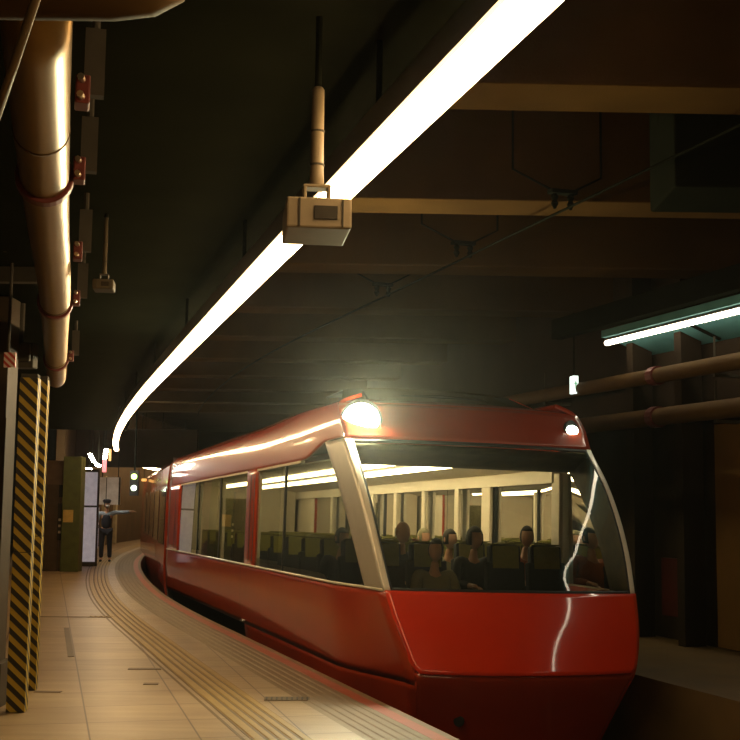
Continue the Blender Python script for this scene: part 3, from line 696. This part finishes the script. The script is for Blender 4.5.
def front(u, h, push=0, prof=None):
    """u -1..1 across the nose at height h"""
    y = (smooth_tab(prof,h) if prof else yc(h)) - smooth_tab(BU,h)*(1-abs(u)**2.0)
    return Vector((hw(h)*u, y-push, h))
def side(sx, h, y, push=0):
    f = smooth_tab(FULL,h)
    if h > 2.5: f += (1.42-f)*.9*(1-sm((y-2.0)/4.5))*(1-sm((h-2.82)/.08))
    w = f - (f-hw(h))*(1-sm((y-yc(h))/1.7+.0)) if y-yc(h) < 1.7 else f
    # straight run-in keeps the corner crisp
    return Vector((sx*(w+push), y, h))
END = 15.9
def tpart(name, bm, m, parent=None, **k): return obj(name, bm, m, parent or T, **k)
def lin(a, b, t): return a+(b-a)*t
# nose panel, skirt, brow, windscreen
bm = bmesh.new()
def fnose(a, b):
    h = lin(.165,.885,b); u = (a*2-1)*(1 - .05*(1-min(1,(h-.165)/.12))**2)
    return front(u, h, .025, YCN)
grid(bm, fnose, 48, 20); tpart('nose_panel', bm, M['red'], smooth=True, solid=.03)
bm = bmesh.new(); grid(bm, lambda a, b: front((a*2-1)*.998, lin(-.58,.16,b), -.01), 40, 12); k = tpart('front_skirt', bm, M['redshade'], smooth=True, solid=.03)
bm = bmesh.new(); q = front(-.62,-.28,.0); tube(bm, [q, q+Vector((-.01,-.015,0))], .05, 16); obj('tow_hole', bm, M['black'], k)
bm = bmesh.new(); grid(bm, lambda a, b: front(a*2-1, lin(2.38,2.78,b), .01), 48, 10); 
def fdeck(a, b):
    p_ = front(a*2-1, 2.78, .01); q_ = Vector(((a*2-1)*1.16, 2.35-.30*(1-abs(a*2-1)**2.3), 2.90))
    return p_.lerp(q_, b)+Vector((0,0,.02*math.sin(PI*b)))
grid(bm, fdeck, 48, 6)
brow = tpart('brow_panel', bm, M['redshade'], smooth=True, solid=.03)
UG = .95
bm = bmesh.new(); grid(bm, lambda a, b: front((a*2-1)*UG, lin(.90,2.36,b)), 48, 36); ws = tpart('windscreen', bm, M['glass'], smooth=True)
bm = bmesh.new()
for h0, h1 in ((.885,.91),(2.345,2.38)):
    grid(bm, lambda a, b: front((a*2-1)*.96, lin(h0,h1,b), .004), 48, 1)
for s in (-1,1):
    grid(bm, lambda a, b: front(s*lin(UG-.010,UG+.006,a if s > 0 else 1-a), lin(.89,2.37,b), .004), 1, 30)
obj('seal', bm, M['black'], ws, smooth=True, solid=.012)
for s in (-1,1):
    bm = bmesh.new(); grid(bm, lambda a, b: front(s*lin(UG+.006,1.0,a), lin(.885,2.38,b), .008), 4, 30); flip(bm, s)
    p_ = tpart('pillar', bm, [M['ivory'], M['intdark']], smooth=True, solid=.03); p_.modifiers[0].material_offset = 1; p_['label'] = 'ivory windscreen pillar'
    bm = bmesh.new(); grid(bm, lambda a, b: side(s, lin(.885,2.38,b), yc(lin(.885,2.38,b)) + a*lin(.54,.80,b), .004), 6, 30); flip(bm, s)
    k = obj('pillar_side', bm, [M['silver'], M['intdark']], p_, smooth=True, solid=.03); k.modifiers[0].material_offset = 1; k['label'] = 'silver grey side face'
# headlamps
for s in (-1,1):
    c = front(s*.86, 2.585, .01); n = Vector((s*.45,-.9,.12)).normalized()
    bm = bmesh.new(); Rm = Matrix.Translation(c) @ n.to_track_quat('Z','Y').to_matrix().to_4x4()
    r = bmesh.ops.create_uvsphere(bm, u_segments=20, v_segments=12, radius=1)
    sx_, sy_ = (.20,.18) if s < 0 else (.105,.06)  # left lens enlarged to stand in for its bloom
    for v in r['verts']: v.co = Rm @ Vector((v.co.x*sx_, v.co.y*sy_, v.co.z*.035))
    hl = tpart('headlamp', bm, M['lamp'] if s < 0 else M['lampdim'], smooth=True)
    if s < 0:
        ld = D.lights.new('headlamp_glow_spot', 'SPOT'); ld.energy = 2000; ld.color = (1,.95,.5); ld.spot_size = math.radians(56); ld.spot_blend = 1; ld.shadow_soft_size = .12  # extra spot added so the scattering volume glows around the lamp
        lo = D.objects.new('headlamp_glow_spot', ld); C.objects.link(lo); lo.parent = hl; lo.location = c + Vector((0,-.16,0)); lo.rotation_euler = (math.radians(-90),0,0)
    bm = bmesh.new(); tube(bm, [Rm @ Vector((0,0,-.03)), Rm @ Vector((0,0,.004))], max(sx_,sy_)*1.12, 20); obj('bezel', bm, M['black'], hl)
# side bodies
LEDGE = .89; WT = 2.23
def sgrid(sx, y0, y1, h0, h1, ny, nh, push=0):
    bm = bmesh.new()
    def f(a, b):
        h = lin(h0,h1,b); ya = y0(h) if callable(y0) else y0; yb = y1(h) if callable(y1) else y1
        return side(sx, h, lin(ya,yb,a), push)
    grid(bm, f, ny, nh); flip(bm, sx); return bm
for sx in (-1,1):
    k = tpart('body_side', sgrid(sx, lambda h: yc(h)+.0, END, .05, .875, 60, 12), M['redshade'], smooth=True, solid=.04)
    for ys_ in (6.85,):
        bm = bmesh.new(); grid(bm, lambda a,b: side(sx, lin(.06,.87,b), ys_+a*.014, .003), 1, 8); obj('panel_seam', bm, M['black'], k)
        bm = bmesh.new(); bx(bm, side(sx,.07,ys_-.1,.01), (.02,.22,.012)); obj('sill_clip', bm, M['bolt'], k)
    bm = bmesh.new(); grid(bm, lambda a,b: side(sx, lin(.872,.895,b), lin(.03,END,a), .014), 60, 2); flip(bm, sx); k2 = obj('belt_trim', bm, M['ivory'], k, smooth=True, solid=.02)
    tpart('side_skirt', sgrid(sx, lambda h: yc(h)+.0, 6.6, -.58, .075, 30, 8, -.003), M['redshade'], smooth=True, solid=.03)
    tpart('underframe', sgrid(sx, 6.7, END, -.45, .045, 10, 3, -.10), M['under'], solid=.05)
    # shoulder over the windows, swept up at the front
    bm = bmesh.new()
    def fs(a, b):
        y = lin(0,1,a); Y = lin(1.3,END,y**1.6)
        lo = WT + (2.40-WT)*(1-sm((Y-1.9)/1.2)); h = lin(lo, 2.90, b)
        Y = max(Y, yc(min(h,2.78))+.01) if a > .02 else yc(min(h,2.78))
        return side(sx, h, Y)
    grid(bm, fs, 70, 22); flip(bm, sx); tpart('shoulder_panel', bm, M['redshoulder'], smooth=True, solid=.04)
    # pillar between the windows with its dark door slits
    if sx < 0: k = tpart('door_pillar', sgrid(sx, 5.88, 6.62, LEDGE, WT+.02, 3, 14, .0), [M['redshade'], M['intwall']], smooth=True, solid=.04); k.modifiers[0].material_offset = 1
    for y0_ in ((5.98, 6.25) if sx < 0 else ()):
        bm = bmesh.new(); grid(bm, lambda a,b: side(sx, lin(.95,2.16,b), y0_+a*.06, .003), 1, 8); obj('slit', bm, M['black'], k)
    k = tpart('end_pillar', sgrid(sx, 14.05, END, LEDGE, WT+.02, 6, 10), [M['redshade'], M['intwall']], smooth=True, solid=.04); k.modifiers[0].material_offset = 1
    for y0_ in (14.7, 15.6):
        bm = bmesh.new(); grid(bm, lambda a,b: side(sx, lin(.92,2.2,b), y0_+a*.07, .003), 1, 8); obj('door_gap', bm, M['black'], k)
    fy = lambda h: yc(h) + lin(.54,.80,(h-.885)/1.495)
    for nm, y0_, y1_ in (('a', fy, 4.01), ('b', 4.03, 5.88), ('c', 6.62 if sx < 0 else 5.9, 9.0), ('d', 9.06, 11.5), ('e', 11.56, 14.05)):
        ht = 2.36 if nm == 'a' else WT+.01
        bm = bmesh.new()
        def fw(a, b, y0_=y0_, y1_=y1_, ht=ht):
            if callable(y0_):
                yy0 = y0_(min(2.38, lin(.895,2.36,b)))
                Y = lin(yy0, y1_, a); top = WT + (2.40-WT)*(1-sm((Y-1.9)/1.2)); h = lin(.895, top, b)
                Y = max(Y, y0_(min(h,2.38)))
            else: Y = lin(y0_, y1_, a); h = lin(.895, ht, b)
            return side(sx, h, Y, -.012)
        grid(bm, fw, 16, 12); flip(bm, sx); tpart('side_window', bm, M['sglass'] if sx < 0 else M['fglass'], smooth=True)
    for y0_, y1_ in ((4.0,4.04),(9.01,9.05),(11.51,11.55)):
        tpart('window_post', sgrid(sx, y0_, y1_, LEDGE, WT+.01, 1, 8, -.006), M['black'], solid=.03)
# roof, raised cab, end
bm = bmesh.new()
RW = [(2.90,1.12),(2.98,.85),(3.03,.45),(3.05,0)]
RPTS = [(-w_, h) for h, w_ in RW] + [(w_, h) for h, w_ in RW[::-1][1:]]
grid(bm, lambda a, b: Vector((RPTS[round(a*6)][0]*(1 if b > .02 else .97), lin(2.2,END,b), RPTS[round(a*6)][1] - (0 if b > .1 else .05*(1-b/.1)))), 6, 20)
tpart('roof', bm, M['roofgrey'], smooth=True, solid=.04)
bm = bmesh.new()
def fcab(a, b):
    th = PI*a; w_ = lin(1.24,1.02,b); x = -w_*math.cos(th)
    top = Vector((-1.05*math.cos(th), 2.7 - .12*math.sin(th), 3.05+.05*math.sin(th)))
    bot = Vector((-1.26*math.cos(th), 1.95 - .36*math.sin(th), 2.78))
    return bot.lerp(top, b)
grid(bm, fcab, 28, 8); cab = tpart('cab_window', bm, M['cabglass'], smooth=True, solid=.02)
bm = bmesh.new(); grid(bm, lambda a,b: fcab(a, 0).lerp(fcab(a,1), .0)+Vector((0,lin(0,-.06,b),.004)), 28, 1); obj('cab_sill', bm, M['roofgrey'], cab, smooth=True, solid=.02)
bm = bmesh.new(); grid(bm, lambda a,b: fcab(a, 1).lerp(Vector((fcab(a,1).x*.98, 3.6, 3.05+.05*math.sin(PI*a))), b), 28, 2); obj('cab_roof', bm, M['roofgrey'], cab, smooth=True, solid=.02)
for s in (1,):
    bm = bmesh.new(); tube(bm, [fcab(0 if s<0 else 1,0), fcab(0 if s<0 else 1,1)], .015, 8); obj('cab_edge', bm, M['red'], cab)
bm = bmesh.new(); bx(bm, (0,END-.03,1.3), (2.74,.06,3.1)); tpart('end_wall', bm, M['roofgrey'])
# interior
bm = bmesh.new(); grid(bm, lambda a,b: Vector((lin(-1.05,1.05,a), lin(.15,END-.1,b), .04)), 2, 10); tpart('cabin_floor', bm, M['intfloor'], solid=.08)
bm = bmesh.new(); CE = [(-1.36,2.20),(-1.15,2.24),(-.9,2.28),(0,2.30),(.9,2.28),(1.15,2.24),(1.36,2.20)]
grid(bm, lambda a,b: Vector((CE[round(a*6)][0], lin(1.75,END-.1,b), CE[round(a*6)][1])), 6, 10); cl = tpart('cabin_ceiling', bm, M['intwall'], smooth=True, solid=.03)
bm = bmesh.new()
def fhd(a, b):
    u = a*2-1; p_ = front(u*.97, 2.34)
    return Vector((p_.x, lin(p_.y+.05, 1.9, b), lin(2.33,2.20,sm(b*1.6))))
grid(bm, fhd, 20, 6); tpart('cab_floor_cover', bm, M['intdark'], smooth=True, solid=.05)
for x_, y0_, y1_ in ((.36,2.7,15),(-.36,2.7,15)):
    bm = bmesh.new(); bx(bm, (x_,(y0_+y1_)/2,2.215), (.06,y1_-y0_,.03)); bx(bm, (x_,(y0_+y1_)/2,2.25), (.02,y1_-y0_,.06)); obj('light_strip', bm, M['led'], cl)
bm = bmesh.new(); tube(bm, [(.80,2.15,2.20),(.90,1.85,2.21),(.97,1.60,2.215),(1.0,1.45,2.22)], [.012,.03,.03,.012], 10); obj('front_lamp', bm, M['led'], cl)
for sx in (-1,1):
    bm = bmesh.new(); grid(bm, lambda a,b: Vector((sx*(1.36), lin(2.0 if sx>0 else 3.2,END-.1,a), lin(2.03 if sx > 0 else 2.20,2.23,b))), 8, 1); rl = tpart('window_header', bm, M['intwall'], solid=.06)
    bm = bmesh.new(); grid(bm, lambda a,b: Vector((sx*lin(1.30,1.36,b), lin(2.0,END-.1,a), lin(.06,.88,b))), 8, 2); tpart('inner_wall', bm, M['intdark'], solid=.03)
    for y_, w_ in ((9.56,.16),(8.2,.16),(6.75,.16),(5.28,.16),(4.15,.30),(1.95,.22),(10.9,.16),(12.4,.16)) if sx > 0 else ((6.25,.6),(9.03,.06),(11.53,.06)):
        bm = bmesh.new(); bx(bm, (sx*1.35,y_,1.5), (.05,w_,1.28)); tpart('inner_post', bm, M['intwall'], bevel=.01)
bm = bmesh.new(); bx(bm, (0,END-.35,1.2), (2.6,.05,2.1)); ew = tpart('cabin_bulkhead', bm, M['intwall'])
bm = bmesh.new(); bx(bm, (0,END-.39,1.05), (.7,.03,1.9)); obj('gangway_door', bm, M['glass'], ew)
bm = bmesh.new(); grid(bm, lambda a,b: Vector((lin(-1.08,1.08,a), lin(front(a*2-1,.87).y+.08,.75,b), .74)), 12, 3); tpart('front_shelf', bm, M['intdark'], solid=.05)
# seats: one built, the others copies
def seat_proto():
    bm = bmesh.new()
    bx(bm, (0,-.02,.37), (.44,.46,.14)); bx(bm, (0,.255,.72), (.44,.11,.74), R=Matrix.Rotation(-.16,4,'X')); bx(bm, (0,.325,1.12), (.36,.11,.28), R=Matrix.Rotation(-.10,4,'X'))
    for s in (-1,1): bx(bm, (s*.225,0,.55), (.05,.36,.05)); bx(bm, (s*.225,.1,.44), (.04,.06,.2))
    bx(bm, (0,0,.17), (.36,.3,.28))
    o = obj('seat', bm, M['seat'], T, bevel=.03)
    bm = bmesh.new(); bx(bm, (0,.262,1.14), (.30,.015,.24), R=Matrix.Rotation(-.10,4,'X')); bx(bm, (0,.325,1.275), (.30,.13,.012), R=Matrix.Rotation(-.10,4,'X'))
    h = obj('headrest_cover', bm, M['olive'], o, bevel=.004); h['label'] = 'olive headrest cover'
    return o, h
s0, h0 = seat_proto()
ROWS = [1.05, 2.1, 3.1, 4.1, 5.1, 6.1, 7.1, 8.1, 9.1, 10.1, 11.1, 12.1, 13.1]
first = True
for r in ROWS:
    for x_ in (-.90,-.43,.46,.94):
        if first: o, h = s0, h0; first = False
        else:
            o = s0.copy(); C.objects.link(o); o.parent = T; h = h0.copy(); C.objects.link(h); h.parent = o
        o.location = (x_, r, .045)
def seat_at(x_, y_, dz=.0): return TM @ Matrix.Translation((x_, y_, .045+dz))
seated(seat_at(-.50,2.05,.17), 'navy', 'navy', True, 'bald man in navy jacket leaning on one raised arm behind the front seats', lean=.06, yaw=.35, arm=1, bald=True, hairm='white')
seated(seat_at(-.43,1.05,.0), 'greycloth', 'blackcloth', True, 'passenger in grey olive top slumped low in the front row', lean=.0, yaw=-.5)
seated(seat_at(.40,2.1,.12), 'blackcloth', 'blackcloth', True, 'passenger with thick dark hair and black coat in second row right of aisle', yaw=.2, grow=1.25)
seated(seat_at(-.90,3.1,.08), 'navy', 'blackcloth', True, 'dark silhouetted passenger seen through the side window beside the silver pillar', yaw=.3)
seated(seat_at(1.04,2.1,.16), 'brick', 'blackcloth', True, 'passenger in rust red top by the far side window', yaw=-.3)
seated(seat_at(.46,3.1,.10), 'greycloth', 'navy', True, 'passenger in grey top in third row right of aisle', yaw=.4)
seated(seat_at(.46,4.1,.10), 'navy', 'navy', True, 'passenger in navy jacket in fourth row near the aisle', yaw=.3, hairm='greycloth')
seated(seat_at(-.43,4.1,.1), 'brick', 'navy', True, 'passenger in rust coloured jacket in fourth row left of aisle', yaw=-.2)
# bogies and second carriage
for yb in (2.6, 12.8):
    bm = bmesh.new(); bx(bm, (0,yb,-.45), (1.9,2.2,.25)); bg = tpart('bogie', bm, M['under'])
    for dy in (-.8,.8):
        for s in (-.62,.62):
            zz = -.925+.40+.0127*(yb+dy)+.02*s
            bm = bmesh.new(); tube(bm, [(s-.05,yb+dy,zz),(s+.05,yb+dy,zz)], .40, 24); obj('wheel', bm, M['rail'], bg)
bm = bmesh.new(); bx(bm, (0,END+.2,1.2), (2.3,.5,2.3)); tpart('gangway', bm, M['black'])
SEC = [(1.25,-.5),(1.39,.05),(1.42,.5),(1.42,2.3),(1.375,2.70),(1.24,2.84),(.85,2.98),(0,3.05)]
SEC = [(-x_,z_) for x_, z_ in SEC] + [(x_,z_) for x_, z_ in SEC[::-1][1:]]
A2 = math.radians(-4.0); RM = Matrix.Translation((0,END+.45,0)) @ Matrix.Rotation(A2,4,'Z') @ Matrix.Rotation(TPITCH,4,'X')
bm = bmesh.new(); grid(bm, lambda a,b: RM @ Vector((SEC[round(a*14)][0], b*18, SEC[round(a*14)][1])), 14, 6); c2 = tpart('second_carriage', bm, M['redshade'], solid=.05)
bm = bmesh.new(); bx(bm, RM @ Vector((0,.05,1.2)), (2.7,.06,3.0), A2); obj('end_wall', bm, M['roofgrey'], c2)
for i in range(5):
    bm = bmesh.new(); bx(bm, RM @ Vector((-1.425,1.6+i*3.2,1.56)), (.02,2.6,1.25), A2); obj('window', bm, M['cabglass'], c2)

# ------------------------------------------------------------------ camera, world, view
cd = D.cameras.new('camera'); co = D.objects.new('camera', cd); C.objects.link(co)
cd.sensor_width = 36; cd.lens = F/740*36; cd.clip_start = .05
co.matrix_world = Matrix.Translation((0,0,EYE)) @ Matrix.Rotation(PI/2+PITCH,4,'X') @ Matrix.Rotation(ROLL,4,'Z')
sc = bpy.context.scene; sc.camera = co
w = D.worlds.new('world'); sc.world = w; w.use_nodes = True
w.node_tree.nodes['Background'].inputs['Color'].default_value = (.35,.30,.18,1); w.node_tree.nodes['Background'].inputs['Strength'].default_value = .01
sc.view_settings.view_transform = 'Standard'; sc.view_settings.look = 'None'; sc.view_settings.gamma = 1; sc.view_settings.exposure = 0
sc.view_settings.use_curve_mapping = False
sc.cycles.max_bounces = 10; sc.cycles.transparent_max_bounces = 16
sc.cycles.sample_clamp_indirect = 0; sc.cycles.volume_step_rate = 4
# thin scattering volume added to imitate lens bloom around the headlamp
bm = bmesh.new(); bx(bm, (0,22,1.8), (30,56,7.6)); hz = struct('bloom_haze', bm, D.materials.new('bloom_haze'))
hm = hz.data.materials[0]; hm.use_nodes = True; nt = hm.node_tree; nt.nodes.remove(nt.nodes['Principled BSDF'])
vs = nt.nodes.new('ShaderNodeVolumeScatter'); vs.inputs['Density'].default_value = .0004; vs.inputs['Anisotropy'].default_value = .92
nt.links.new(vs.outputs[0], nt.nodes['Material Output'].inputs['Volume'])
